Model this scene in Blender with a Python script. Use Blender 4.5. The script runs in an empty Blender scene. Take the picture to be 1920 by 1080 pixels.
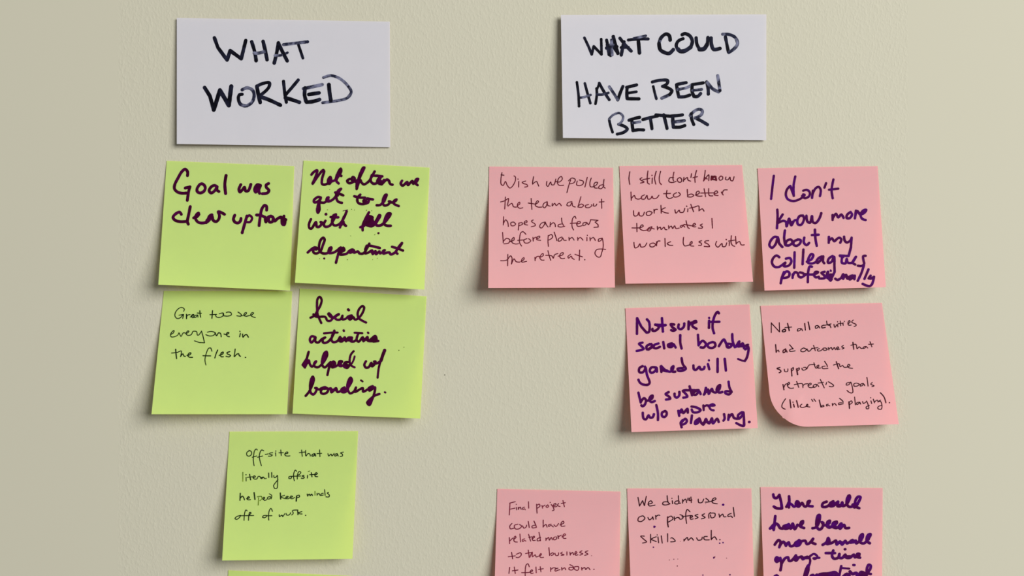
import bpy, bmesh, math, random
from mathutils import Vector, noise

# ------------------------------------------------------------------ camera, light, exposure
C = bpy.context.scene.collection
SC = bpy.context.scene
S = 0.076 / 240.0          # metres per photo pixel on the wall (a note is 76 mm wide)
D = 0.75                   # camera to wall
ZC = 1.40                  # height of the picture centre above the floor

cd = bpy.data.cameras.new('camera'); cam = bpy.data.objects.new('camera', cd); C.objects.link(cam)
cam.location = (0, -D, ZC); cam.rotation_euler = (math.pi / 2, 0, 0)
cd.sensor_fit = 'HORIZONTAL'; cd.sensor_width = 36.0; cd.lens = 36.0 * D / (1920 * S)
cd.clip_start = 0.01; cd.clip_end = 50
SC.camera = cam

SC.view_settings.view_transform = 'Standard'; SC.view_settings.look = 'None'
SC.view_settings.gamma = 1.0; SC.view_settings.use_curve_mapping = False
SC.view_settings.exposure = 0.0

w = bpy.data.worlds.new('room_light'); SC.world = w; w.use_nodes = True
bg = w.node_tree.nodes['Background']; bg.inputs['Color'].default_value = (1.0, 0.985, 0.96, 1); bg.inputs['Strength'].default_value = 0.19

# daylight from the window up to the right of the wall
KEY = Vector((0.80, -1.0, 0.38)) * 3.3
ld = bpy.data.lights.new('window_daylight', 'AREA'); lo = bpy.data.objects.new('window_daylight', ld); C.objects.link(lo)
ld.shape = 'RECTANGLE'; ld.size = 2.6; ld.size_y = 2.3; ld.energy = 283; ld.color = (1.0, 0.985, 0.955)
lo.location = Vector((0, 0, ZC)) + KEY
lo.rotation_euler = (-KEY).to_track_quat('-Z', 'Y').to_euler()

# ------------------------------------------------------------------ materials
def lin(c):
    return tuple(((v / 255) / 12.92 if v / 255 <= 0.04045 else ((v / 255 + 0.055) / 1.055) ** 2.4) for v in c)

def nodes(name):
    m = bpy.data.materials.new(name); m.use_nodes = True
    nt = m.node_tree
    return m, nt, nt.nodes, nt.links

def mk_wall():
    m, nt, N, L = nodes('painted_wall')
    b = N['Principled BSDF']; b.inputs['Roughness'].default_value = 0.75; b.inputs['Specular IOR Level'].default_value = 0.25
    tc = N.new('ShaderNodeTexCoord')
    mp = N.new('ShaderNodeMapping'); mp.inputs['Scale'].default_value = (1.0, 1.0, 0.55); mp.inputs['Rotation'].default_value = (0, -0.35, 0)
    L.new(tc.outputs['Object'], mp.inputs['Vector'])
    n1 = N.new('ShaderNodeTexNoise'); n1.inputs['Scale'].default_value = 720; n1.inputs['Detail'].default_value = 2.5; n1.inputs['Roughness'].default_value = 0.55
    n2 = N.new('ShaderNodeTexNoise'); n2.inputs['Scale'].default_value = 340; n2.inputs['Detail'].default_value = 2.0
    L.new(mp.outputs[0], n1.inputs['Vector']); L.new(mp.outputs[0], n2.inputs['Vector'])
    r2 = N.new('ShaderNodeMapRange'); r2.interpolation_type = 'SMOOTHSTEP'
    r2.inputs['From Min'].default_value = 0.50; r2.inputs['From Max'].default_value = 0.72
    L.new(n2.outputs['Fac'], r2.inputs['Value'])
    r1 = N.new('ShaderNodeMapRange'); r1.interpolation_type = 'SMOOTHSTEP'
    r1.inputs['From Min'].default_value = 0.42; r1.inputs['From Max'].default_value = 0.80
    L.new(n1.outputs['Fac'], r1.inputs['Value'])
    ad = N.new('ShaderNodeMath'); ad.operation = 'MULTIPLY_ADD'; ad.inputs[1].default_value = 0.55
    L.new(r2.outputs[0], ad.inputs[0]); L.new(r1.outputs[0], ad.inputs[2])
    # the stipple fades out at both sides into added smooth bands
    sx = N.new('ShaderNodeSeparateXYZ'); L.new(tc.outputs['Object'], sx.inputs[0])
    ab = N.new('ShaderNodeMath'); ab.operation = 'ABSOLUTE'
    sh = N.new('ShaderNodeMath'); sh.operation = 'SUBTRACT'; sh.inputs[1].default_value = 2 * S
    L.new(sx.outputs['X'], sh.inputs[0]); L.new(sh.outputs[0], ab.inputs[0])
    fr = N.new('ShaderNodeMapRange'); fr.inputs['From Min'].default_value = 736 * S; fr.inputs['From Max'].default_value = 744 * S
    fr.inputs['To Min'].default_value = 1.0; fr.inputs['To Max'].default_value = 0.0
    L.new(ab.outputs[0], fr.inputs['Value'])
    st = N.new('ShaderNodeMath'); st.operation = 'MULTIPLY'; st.inputs[1].default_value = BUMP
    L.new(fr.outputs[0], st.inputs[0])
    bp = N.new('ShaderNodeBump'); bp.inputs['Distance'].default_value = 0.0006
    L.new(st.outputs[0], bp.inputs['Strength']); L.new(ad.outputs[0], bp.inputs['Height']); L.new(bp.outputs[0], b.inputs['Normal'])
    b.inputs['Base Color'].default_value = (*WALLC, 1)
    return m

def mk_paper(name, col, trans, tcol=None, rough_bump=0.05):
    m, nt, N, L = nodes(name)
    N.remove(N['Principled BSDF']); out = N['Material Output']
    tc = N.new('ShaderNodeTexCoord')
    n = N.new('ShaderNodeTexNoise'); n.inputs['Scale'].default_value = 60; n.inputs['Detail'].default_value = 4
    L.new(tc.outputs['Object'], n.inputs['Vector'])
    mx = N.new('ShaderNodeMix'); mx.data_type = 'RGBA'
    mx.inputs['A'].default_value = (*[c * 0.975 for c in col], 1); mx.inputs['B'].default_value = (*[min(1, c * 1.02) for c in col], 1)
    L.new(n.outputs['Fac'], mx.inputs['Factor'])
    n2 = N.new('ShaderNodeTexNoise'); n2.inputs['Scale'].default_value = 900; n2.inputs['Detail'].default_value = 3
    L.new(tc.outputs['Object'], n2.inputs['Vector'])
    bp = N.new('ShaderNodeBump'); bp.inputs['Distance'].default_value = 0.0001; bp.inputs['Strength'].default_value = rough_bump
    L.new(n2.outputs['Fac'], bp.inputs['Height'])
    df = N.new('ShaderNodeBsdfDiffuse'); tr = N.new('ShaderNodeBsdfTranslucent')
    L.new(mx.outputs['Result'], df.inputs['Color']); L.new(bp.outputs[0], df.inputs['Normal'])
    tr.inputs['Color'].default_value = (*(tcol or col), 1)
    ms = N.new('ShaderNodeMixShader'); ms.inputs[0].default_value = trans
    L.new(df.outputs[0], ms.inputs[1]); L.new(tr.outputs[0], ms.inputs[2]); L.new(ms.outputs[0], out.inputs['Surface'])
    return m

def mk_ink(name, c0, c1, scale, lo_, hi_, rough=0.55):
    m, nt, N, L = nodes(name)
    b = N['Principled BSDF']; b.inputs['Roughness'].default_value = rough; b.inputs['Specular IOR Level'].default_value = 0.03
    tc = N.new('ShaderNodeTexCoord')
    n = N.new('ShaderNodeTexNoise'); n.inputs['Scale'].default_value = scale; n.inputs['Detail'].default_value = 3
    L.new(tc.outputs['Object'], n.inputs['Vector'])
    r = N.new('ShaderNodeMapRange'); r.inputs['From Min'].default_value = lo_; r.inputs['From Max'].default_value = hi_
    L.new(n.outputs['Fac'], r.inputs['Value'])
    mx = N.new('ShaderNodeMix'); mx.data_type = 'RGBA'
    mx.inputs['A'].default_value = (*lin(c0), 1); mx.inputs['B'].default_value = (*lin(c1), 1)
    L.new(r.outputs[0], mx.inputs['Factor']); L.new(mx.outputs['Result'], b.inputs['Base Color'])
    return m

BUMP = 0.175
WALLC = (0.478, 0.464, 0.370)
M = {}
M['wall'] = mk_wall()
M['card'] = mk_paper('white_card', (0.730, 0.748, 0.838), 0.40, (0.76, 0.64, 0.48))
M['green'] = mk_paper('lime_paper', (0.595, 0.850, 0.328), 0.50, (1.0, 0.88, 0.18))
M['pink'] = mk_paper('pink_paper', (0.846, 0.583, 0.633), 0.50, (0.99, 0.40, 0.19))
M['black'] = mk_ink('black_marker', (10, 10, 18), (34, 36, 56), 160, 0.45, 0.75)
M['black_dry'] = mk_ink('dry_black_marker', (30, 32, 50), (112, 114, 138), 260, 0.42, 0.66)
M['maroon'] = mk_ink('maroon_marker', (50, 2, 30), (70, 2, 56), 180, 0.4, 0.7)
M['purple'] = mk_ink('purple_marker', (62, 0, 60), (66, 0, 96), 180, 0.4, 0.7)
M['greenpen'] = mk_ink('dark_pen', (16, 28, 12), (40, 58, 18), 200, 0.4, 0.7)
M['greenpen_dry'] = mk_ink('dry_dark_pen', (70, 96, 22), (120, 146, 40), 300, 0.4, 0.7)
M['pinkpen'] = mk_ink('brown_pen', (72, 14, 26), (98, 24, 40), 200, 0.4, 0.7)
M['darkpen'] = mk_ink('near_black_pen', (40, 6, 16), (66, 14, 26), 200, 0.4, 0.7)
M['redpen'] = mk_ink('faint_red_pen', (88, 18, 38), (118, 38, 56), 260, 0.4, 0.7)
M['wallmark'] = mk_ink('wall_speck', (80, 76, 60), (96, 90, 72), 200, 0.4, 0.7)

# ------------------------------------------------------------------ geometry helpers
def at(px, py, h):
    """photo pixel and distance in front of the wall -> point in the room"""
    k = S * (D - h) / D
    return Vector(((px - 960) * k, -h, ZC + (540 - py) * k))

class Sheet:
    """A sheet of paper: four corners seen on the wall, and how far each stretch stands off it."""
    def __init__(s, q, base, lift, flat=0.10, power=1.6, wave=0.0, curl=None, side=0.0):
        s.q = q; s.base = base; s.lift = lift; s.flat = flat; s.power = power; s.wave = wave; s.curl = curl; s.side = side
    def roll(s, u, v):
        """lower left corner rolling back towards the wall: shift in pixels, drop in metres"""
        if not s.curl: return 0.0, 0.0, 0.0
        R = s.curl; W = s.q[2][0] - s.q[3][0]; H = s.q[3][1] - s.q[0][1]
        a, b = R - u * W, R - (1 - v) * H
        if a <= 0 or b <= 0: return 0.0, 0.0, 0.0
        r = math.hypot(a, b); mx = max(a, b); p = 5 + 25 * min(1.0, mx / R) ** 3; m = mx * ((a / mx) ** p + (b / mx) ** p) ** (1 / p); k = min(1.0, m / R)
        return a * (1 - m / r), -b * (1 - m / r), (r - m) * S * 0.4 * k * k
    def px(s, u, v):
        (ax, ay), (bx, by), (cx, cy), (dx, dy) = s.q          # TL TR BR BL
        x = (ax * (1 - u) + bx * u) * (1 - v) + (dx * (1 - u) + cx * u) * v
        y = (ay * (1 - u) + by * u) * (1 - v) + (dy * (1 - u) + cy * u) * v
        rx, ry, _ = s.roll(u, v)
        return x + rx, y + ry
    def h(s, u, v):
        t = max(0.0, (v - s.flat) / (1 - s.flat))
        l = s.lift[0] * (1 - u) + s.lift[1] * u
        b = s.base[0] * (1 - u) + s.base[1] * u
        return b + l * t ** s.power + s.wave * math.sin(math.pi * u) * (0.3 + 0.7 * v) + s.side * math.sin(2 * math.pi * v) * (1 - u) ** 2 - s.roll(u, v)[2]
    def uv(s, x, y):
        u = v = 0.5
        for _ in range(16):
            fx, fy = s.px(u, v); e = 1e-3
            ax, ay = s.px(u + e, v); bx, by = s.px(u, v + e)
            a, b, c, d = (ax - fx) / e, (bx - fx) / e, (ay - fy) / e, (by - fy) / e
            k = a * d - b * c; ex, ey = x - fx, y - fy
            du = (d * ex - b * ey) / k; dv = (a * ey - c * ex) / k
            u += du; v += dv
            if abs(du) + abs(dv) < 1e-6: break
        return u, v
    def point(s, u, v, off=0.0):
        return at(*s.px(u, v), s.h(u, v) + off)
    def on(s, x, y, off):
        return at(x, y, s.h(*s.uv(x, y)) + off)

def link(name, me, mats, parent=None):
    o = bpy.data.objects.new(name, me); C.objects.link(o)
    for m in mats: me.materials.append(m)
    if parent is not None: o.parent = parent
    return o

def sheet_mesh(name, sh, origin, thick, n=64):
    bm = bmesh.new(); F = []; B = []
    for j in range(n + 1):
        for i in range(n + 1):
            F.append(bm.verts.new(sh.point(i / n, j / n) - origin))
    for j in range(n + 1):
        for i in range(n + 1):
            B.append(bm.verts.new(sh.point(i / n, j / n, -thick) - origin))
    k = lambda i, j: j * (n + 1) + i
    for j in range(n):
        for i in range(n):
            bm.faces.new((F[k(i, j)], F[k(i, j + 1)], F[k(i + 1, j + 1)], F[k(i + 1, j)])).smooth = True
            bm.faces.new((B[k(i, j)], B[k(i + 1, j)], B[k(i + 1, j + 1)], B[k(i, j + 1)])).smooth = True
    rim = [k(i, 0) for i in range(n)] + [k(n, j) for j in range(n)] + [k(i, n) for i in range(n, 0, -1)] + [k(0, j) for j in range(n, 0, -1)]
    for a in range(len(rim)):
        p, q = rim[a], rim[(a + 1) % len(rim)]
        bm.faces.new((F[p], F[q], B[q], B[p]))
    bmesh.ops.recalc_face_normals(bm, faces=bm.faces)
    bm.edges.ensure_lookup_table()
    me = bpy.data.meshes.new(name); bm.to_mesh(me); bm.free()
    try: me.set_sharp_from_angle(angle=math.radians(50))
    except Exception: pass
    return me

def spline(pts, step):
    """smooth path through the points, evenly stepped"""
    if len(pts) == 1: return pts
    P = [pts[0]] + pts + [pts[-1]]; out = []
    for i in range(1, len(P) - 2):
        p0, p1, p2, p3 = P[i - 1], P[i], P[i + 1], P[i + 2]
        d = math.dist(p1, p2); n = max(1, int(d / step))
        # centripetal parameters keep tight bends from overshooting
        t0 = 0; t1 = t0 + max(1e-4, math.dist(p0, p1)) ** .5; t2 = t1 + max(1e-4, d) ** .5; t3 = t2 + max(1e-4, math.dist(p2, p3)) ** .5
        for q in range(n):
            t = t1 + (t2 - t1) * q / n
            L = lambda a, b, ta, tb: tuple((tb - t) / (tb - ta) * a[c] + (t - ta) / (tb - ta) * b[c] for c in (0, 1))
            A1 = L(p0, p1, t0, t1); A2 = L(p1, p2, t1, t2); A3 = L(p2, p3, t2, t3)
            B1 = L(A1, A2, t0, t2); B2 = L(A2, A3, t1, t3)
            out.append(L(B1, B2, t1, t2))
    out.append(pts[-1])
    return out

def poly(pts, step):
    out = []
    for a, b in zip(pts, pts[1:]):
        n = max(1, int(math.dist(a, b) / step))
        out += [(a[0] + (b[0] - a[0]) * q / n, a[1] + (b[1] - a[1]) * q / n) for q in range(n)]
    return out + [pts[-1]]

def ink_strokes(line):
    ox, oy, sc, wd, txt = line
    for st in txt.split(';'):
        sharp = dry = False; w = wd; pts = []
        for t in st.split():
            if t == '!': sharp = True
            elif t == '~': dry = True
            elif t[0] == 'w': w = float(t[1:])
            else:
                a, b = t.split(','); pts.append((ox + float(a) / sc, oy + float(b) / sc))
        if pts: yield sharp, dry, w / sc / 2, pts

def ink_mesh(name, sh, origin, lines, rng):
    """pen strokes: every stroke a thin film of ink lying on its sheet"""
    bm = bmesh.new(); k = 0
    for ln in lines:
        for sharp, dry, r, pts in ink_strokes(ln):
            k += 1
            path = (poly if sharp else spline)(pts, max(0.55, r * 0.55))
            seg = 14 if r > 1.4 else 8
            ph = rng.uniform(0, 60)
            R = [r * (1 + 0.10 * noise.noise(Vector((i * 0.35 + ph, ph, 0)))) for i in range(len(path))]
            for i, (x, y) in enumerate(path):
                off = 0.00008 + ((i + 7 * k) % 60) * 1.5e-6
                vs = [bm.verts.new(sh.on(x + R[i] * math.cos(a), y + R[i] * math.sin(a), off) - origin)
                      for a in [2 * math.pi * q / seg for q in range(seg)]]
                f = bm.faces.new(vs[::-1]); f.material_index = 1 if dry else 0
            for i in range(len(path) - 1):
                (x0, y0), (x1, y1) = path[i], path[i + 1]
                d = math.hypot(x1 - x0, y1 - y0)
                if d < 1e-6: continue
                nx, ny = -(y1 - y0) / d, (x1 - x0) / d
                off = 0.00008 + ((i + 7 * k) % 60 + 0.5) * 1.5e-6
                co = [(x0 + nx * R[i], y0 + ny * R[i]), (x1 + nx * R[i + 1], y1 + ny * R[i + 1]),
                      (x1 - nx * R[i + 1], y1 - ny * R[i + 1]), (x0 - nx * R[i], y0 - ny * R[i])]
                f = bm.faces.new([bm.verts.new(sh.on(a, b, off) - origin) for a, b in co]); f.material_index = 1 if dry else 0
    for f in bm.faces:
        f.normal_update()
        if f.normal.y > 0: f.normal_flip()
    me = bpy.data.meshes.new(name); bm.to_mesh(me); bm.free()
    return me

def speck_meshes(name, sh, origin, specks, rng):
    for ox, oy, sc, txt in specks:
        for t in txt.split():
            bm = bmesh.new()
            x, y, r = (float(v) for v in t.split(',')); x = ox + x / sc; y = oy + y / sc; r = r / sc
            vs = []
            for q in range(10):
                a = 2 * math.pi * q / 10; rr = r * rng.uniform(0.8, 1.15)
                vs.append(bm.verts.new(sh.on(x + rr * math.cos(a), y + rr * math.sin(a), 0.00008) - origin))
            f = bm.faces.new(vs[::-1]); f.normal_update()
            if f.normal.y > 0: f.normal_flip()
            me = bpy.data.meshes.new(name); bm.to_mesh(me); bm.free()
            yield me, r * sc
# Handwriting centre lines. Each line of writing: (crop x, crop y, crop scale, pen width in crop units, strokes).
# Strokes are separated by ';'. '!' keeps corners, '~' is a drier stroke, 'wN' sets another width.
INK = {}
INK['worked'] = [
(370,45,6,41,"""! 192,155 232,265 335,405 370,300 495,390 545,185; 612,200 645,310 662,412; 740,195 765,300 785,402; ~ w37 640,327 690,327 755,310;
912,212 905,260 890,340 866,438; ! 912,215 960,315 1012,415; ~ w28 872,354 950,350 1015,322; ~ w35 970,232 1100,216 1240,200; w32 1138,235 1188,383"""),
(370,45,6,43,"""! 82,715 142,810 185,965; ! w48 185,965 255,745 355,915 382,702; ~ w37 505,740 560,718 620,742 640,800 615,880 540,922 480,900; w37 560,920 490,905 462,840 475,795 505,790;
670,700 688,800 708,882; w37 668,700 740,668 812,662 805,710 750,770 690,812; 700,815 800,850 935,913; w37 970,645 983,770 1002,880; w37 1135,630 1060,720 990,800; 990,830 1060,850 1148,880;
~ w39 1195,727 1290,707 1405,682; 1212,720 1207,800 1225,872; 1255,792 1370,775; 1228,878 1300,872 1375,850;
1480,682 1490,780 1502,855; ~ w32 1420,602 1500,580 1600,612 1690,690 1732,765 1690,830 1560,865 1410,885; w30 1700,705 1733,765 1695,822"""),
]
INK['better'] = [
(1080,50,6,39,"""! w30 95,125 140,220 178,312 200,220 288,312 284,140; w35 345,150 365,240 390,325; 420,112 445,210 472,300; 345,240 460,225; ~ w32 400,150 408,318; w32 350,200 372,315; w32 430,240 468,295; ~ w32 390,200 455,215; 540,170 525,240 510,318; w37 495,130 550,200 622,275; w32 508,235 590,232; w35 590,150 700,138 812,138; ~ w30 650,132 785,102; w41 702,155 715,295;
1060,150 1050,100 1015,82 960,122 932,190; ~ w32 932,190 950,150; w43 935,190 948,258 1000,292 1050,300 1095,258; w37 1205,135 1150,162 1128,215 1155,268; w48 1150,255 1170,275 1225,272 1290,230; w39 1290,232 1310,165 1280,102 1225,78 1195,90; w37 1352,125 1362,200 1395,258; w48 1390,255 1440,250 1475,200; w37 1478,200 1485,120; w41 1520,128 1525,200 1550,255 1620,245; w37 1682,115 1698,200 1715,285; ~ w35 1650,85 1720,87 1790,120 1820,185 1790,240 1720,290; w35 1805,145 1818,195 1775,250 1725,288"""),
(1070,110,6,37,"""w30 70,265 88,400 95,535; w30 160,278 190,390 222,500; ~ w28 90,440 150,432 225,408; w30 292,335 296,400 280,508; w32 322,275 370,362 435,462; w26 322,278 300,340; ~ w30 295,402 350,404 425,385; ~ w32 435,315 485,390 530,462; w37 530,465 558,385 588,312;
630,322 690,308 742,295; 636,325 632,390 636,448; w32 642,387 740,372; 640,450 770,452; w35 920,262 1000,243 1092,247 1085,282 1038,310; w37 1035,310 1092,328 1140,362 1110,408; ~ w37 1115,405 1025,445; w30 930,312 945,380 965,452;
1192,292 1240,280 1300,270; 1192,295 1202,360 1217,428; ~ w32 1205,347 1310,325 1355,300; 1217,430 1280,428 1340,410; 1365,292 1430,282 1492,272; 1368,300 1367,370 1385,415; ~ w30 1372,357 1475,345; 1387,424 1430,424 1462,392; 1530,262 1546,330 1549,398; ~ w37 1538,268 1600,340 1665,372; ~ w35 1655,190 1667,270 1678,340; w35 1667,270 1680,360"""),
(1070,110,6,37,"""w30 434,690 450,760 472,828; ~ w26 432,680 480,632 550,612 590,650 580,700 540,738; w35 540,738 600,758 638,790 600,828 525,848; ~ w28 635,800 560,845; 658,692 720,672 775,660; 690,705 695,760 702,803; ~ w32 702,722 780,710; 702,808 760,800 822,802; 812,685 900,662 978,645; 897,672 905,720 915,788; 960,632 1060,642 1150,650; 1047,630 1065,700 1085,785; 1132,645 1200,640 1258,632; w39 1150,650 1150,710 1157,770; ~ w37 1165,712 1280,697; 1157,770 1230,770 1285,752; w37 1356,620 1362,680 1385,740; ~ w35 1345,640 1390,592 1450,568 1482,588 1470,630 1402,668; w37 1402,665 1470,700 1540,742"""),
]
INK['goal'] = [
(310,305,8,45,"""332,195 335,140 300,97 250,132 190,232 142,330 137,390 180,438 250,458 318,455; ! 300,380 370,362 350,430 330,565; 510,335 478,385 478,430 520,455 578,430 600,380 582,335 545,315 515,328; 778,362 740,340 690,362 657,420 688,455 740,422 775,370 775,412 805,432; 912,192 893,320 905,462;
1132,330 1105,400 1120,440 1158,405 1188,368 1205,425 1245,420 1283,325; 1428,340 1380,330 1340,400 1355,442 1400,400 1428,345 1402,420 1415,460; w56 1390,355 1372,405; 1550,312 1512,335 1515,370 1555,415 1530,455 1455,465"""),
(310,305,8,45,"""240,775 215,742 150,772 115,822 150,865 230,885 325,880; ! 374,660 350,780 328,880 345,922; 425,828 470,800 498,755 470,775 450,830 490,890 560,905 622,885 665,800 700,782 660,860 612,900 700,805 715,860 760,885 800,850 812,790 795,737 850,752 888,775; w54 470,810 500,775; w60 630,870 690,810;
1042,788 1022,850 1050,895 1100,902 1132,862 1135,835; 1225,800 1190,920 1153,1050; w36 1205,850 1260,790 1302,830 1270,890 1212,888; 1520,712 1518,655 1490,640 1450,690 1425,800 1407,945; 1368,785 1425,788 1490,815; 1495,815 1510,890 1530,830 1570,805 1615,820 1605,885 1565,890 1548,840 1580,800 1620,830 1640,875 1690,835 1742,818 1755,920 1785,930 1800,850; 1780,800 1765,930; w50 1760,860 1780,910; 1720,820 1808,855"""),
]
INK['often'] = [
(565,300,8,40,"""152,220 187,180 237,155 222,230 170,355 250,240 330,150 342,165 312,280 312,358 345,370 400,345 402,300 435,255 448,300 425,355 400,350; w44 435,270 418,340; 450,322 520,292 550,190 592,130 598,170 552,250 525,310 560,352; w50 540,225 520,290; 560,222 600,238;
725,285 688,312 712,345 775,330 800,275 775,255 752,290 790,320 842,318 900,212 945,112 930,115 900,165 862,270 830,435 862,340 885,300 905,340 940,365 1010,322 1060,245 1100,172; w52 838,310 835,400; 1060,225 1040,310 1080,355 1135,345 1175,290 1190,262 1160,275 1140,330 1195,360 1240,300 1205,365 1285,292 1312,308 1335,360 1368,370; w54 1165,290 1150,320; 1080,235 1150,237 1215,245; w48 1195,320 1215,345;
1512,310 1492,352 1520,385 1590,330 1600,375 1665,315 1680,355 1725,315 1752,285 1730,285 1705,335 1745,378; w48 1740,300 1720,335; w44 1580,350 1610,365"""),
(565,300,8,40,"""290,562 250,555 190,602 192,632 230,632 288,585 292,562 268,640 237,750 250,790 272,750 275,642 340,640 382,612 408,560 390,565 378,605 400,622 460,602 522,540 580,452 597,432 560,452 522,530 550,622 608,642; w50 265,640 250,700; w44 395,590 410,605; 510,487 560,502 630,530; w44 525,500 545,530;
795,543 870,562 955,565; 885,520 842,572 852,640 910,662 960,650 968,610 935,605 945,650 1000,640 1012,592 985,578 1075,592; 1132,678 1182,675 1232,622 1280,520 1258,525 1222,622 1242,680 1300,670 1335,622 1315,620 1362,637 1420,608 1428,592 1392,612 1390,655 1462,690; w48 1262,560 1240,620"""),
(565,375,8,40,"""145,288 115,362 122,420 150,430 220,332 232,400 270,400 312,340 290,330 322,365 362,312 340,350 352,398 420,390 482,302 520,215 500,222 462,320 490,378 552,372 622,300 680,170; w46 370,213; w56 490,235 470,310; 440,256 555,260; 640,250 580,410; w50 600,370 625,330; 632,325 640,360 670,388; w10 625,163 695,146;
1015,185 962,280 922,380 920,455; 885,408 940,390; w60 985,265 1015,250 1060,265; w60 965,300 1060,300; w60 960,350 1065,340; w50 1010,260 1080,330; w44 950,360 1055,392 1112,350 1182,232 1170,228 1142,280 1115,340 1132,380 1190,380 1262,322 1338,205 1300,205 1252,300 1242,358 1282,385 1340,387; w48 1310,230 1275,280"""),
(565,375,8,40,"""97,787 200,710 245,728; 225,742 178,745 187,790 230,802 290,762 322,682 350,590 330,565 290,602 265,702 272,762 322,800 390,797 442,752 450,712 425,720 412,790 480,790 532,760 592,712 570,762 540,862 520,940; w54 432,740 422,780; 572,812 602,742 630,715 645,752 602,780 582,815 680,805 722,762 770,742 792,762 732,792; w52 745,765 780,765; 775,770 792,790 850,772 872,800 932,800 992,712 1020,655; w48 985,690 965,740; 975,720 957,800 1002,790 1062,757 1072,810 1112,767 1122,812 1172,772 1182,800 1252,752 1230,762 1232,802 1282,790 1322,787 1340,815 1402,790 1462,702 1510,645; w46 1500,660 1455,725; 1440,740 1420,785 1442,805; w42 1060,790 1130,798; 1015,682 1080,695 1178,720; 1362,702 1440,725 1525,758"""),
]
SPECKS = {}
SPECKS['often'] = [(565,375,8,"392,147,8 755,140,7 798,150,7 978,155,10 1057,160,8 1158,498,18 1103,520,8 345,877,18 275,880,7 690,895,8 1070,893,6 1140,875,7 425,-160,7 740,538,6")]
INK['flesh'] = [
(310,560,8,14,"""275,190 285,155 245,132 195,152 150,212 146,265 180,298 230,282 262,242; ! 205,248 274,236 262,295; w18 318,235 318,300; 318,268 345,242 372,240; 375,275 415,255 428,238 405,240 390,265 408,285 440,275; 490,245 445,252 425,275 455,280 485,252 490,278; w17 518,182 522,230 530,278; w17 480,215 540,220;
w17 708,180 700,295; 668,240 770,235; 752,245 770,275 830,278 875,245 868,215 810,228; w18 868,225 872,250; 872,255 935,262 992,240 982,208 940,200 915,208; 1090,200 1140,240 1132,262 1072,255; 1140,257 1200,240 1220,212 1195,212 1180,250 1212,264 1250,255 1302,240 1325,214 1300,210 1280,240 1300,266 1350,282"""),
(310,560,8,14,"""77,540 122,512 132,478 108,490 78,540 90,572 140,570 190,542 205,512 235,565 272,512 325,518 355,488 335,485 312,530 342,550 390,538 415,492 442,488 470,495 482,545 500,545 542,490; ! 543,485 570,580 588,662 510,658 438,632; 630,502 690,492 745,510 730,545 670,560 608,540; w16 748,510 768,555 800,512 828,522 838,572; w16 880,530 920,537 955,512 935,505 915,540 940,566 962,570;
w18 1118,488 1120,492; w16 1127,520 1115,572; w17 1160,530 1165,578 1195,545 1220,540 1246,578"""),
(310,560,8,14,"""w18 155,758 160,820 170,900; 92,815 180,805 240,785 228,870; w17 228,868 262,828 282,862 302,865; w17 325,850 370,840 385,815 360,815 340,850 355,876 408,880; 700,788 680,740 650,745 615,820 595,920 610,995; w16 565,855 680,858; w17 787,770 760,830 743,890; w18 810,850 865,825 868,802 845,808 828,850 842,872 870,870; w17 968,795 925,810 932,828 978,852 960,872 912,865; w17 1048,755 1042,810 1035,870 1070,835 1100,825 1108,850 1128,865; w20 1201,882 1205,882"""),
]
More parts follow.
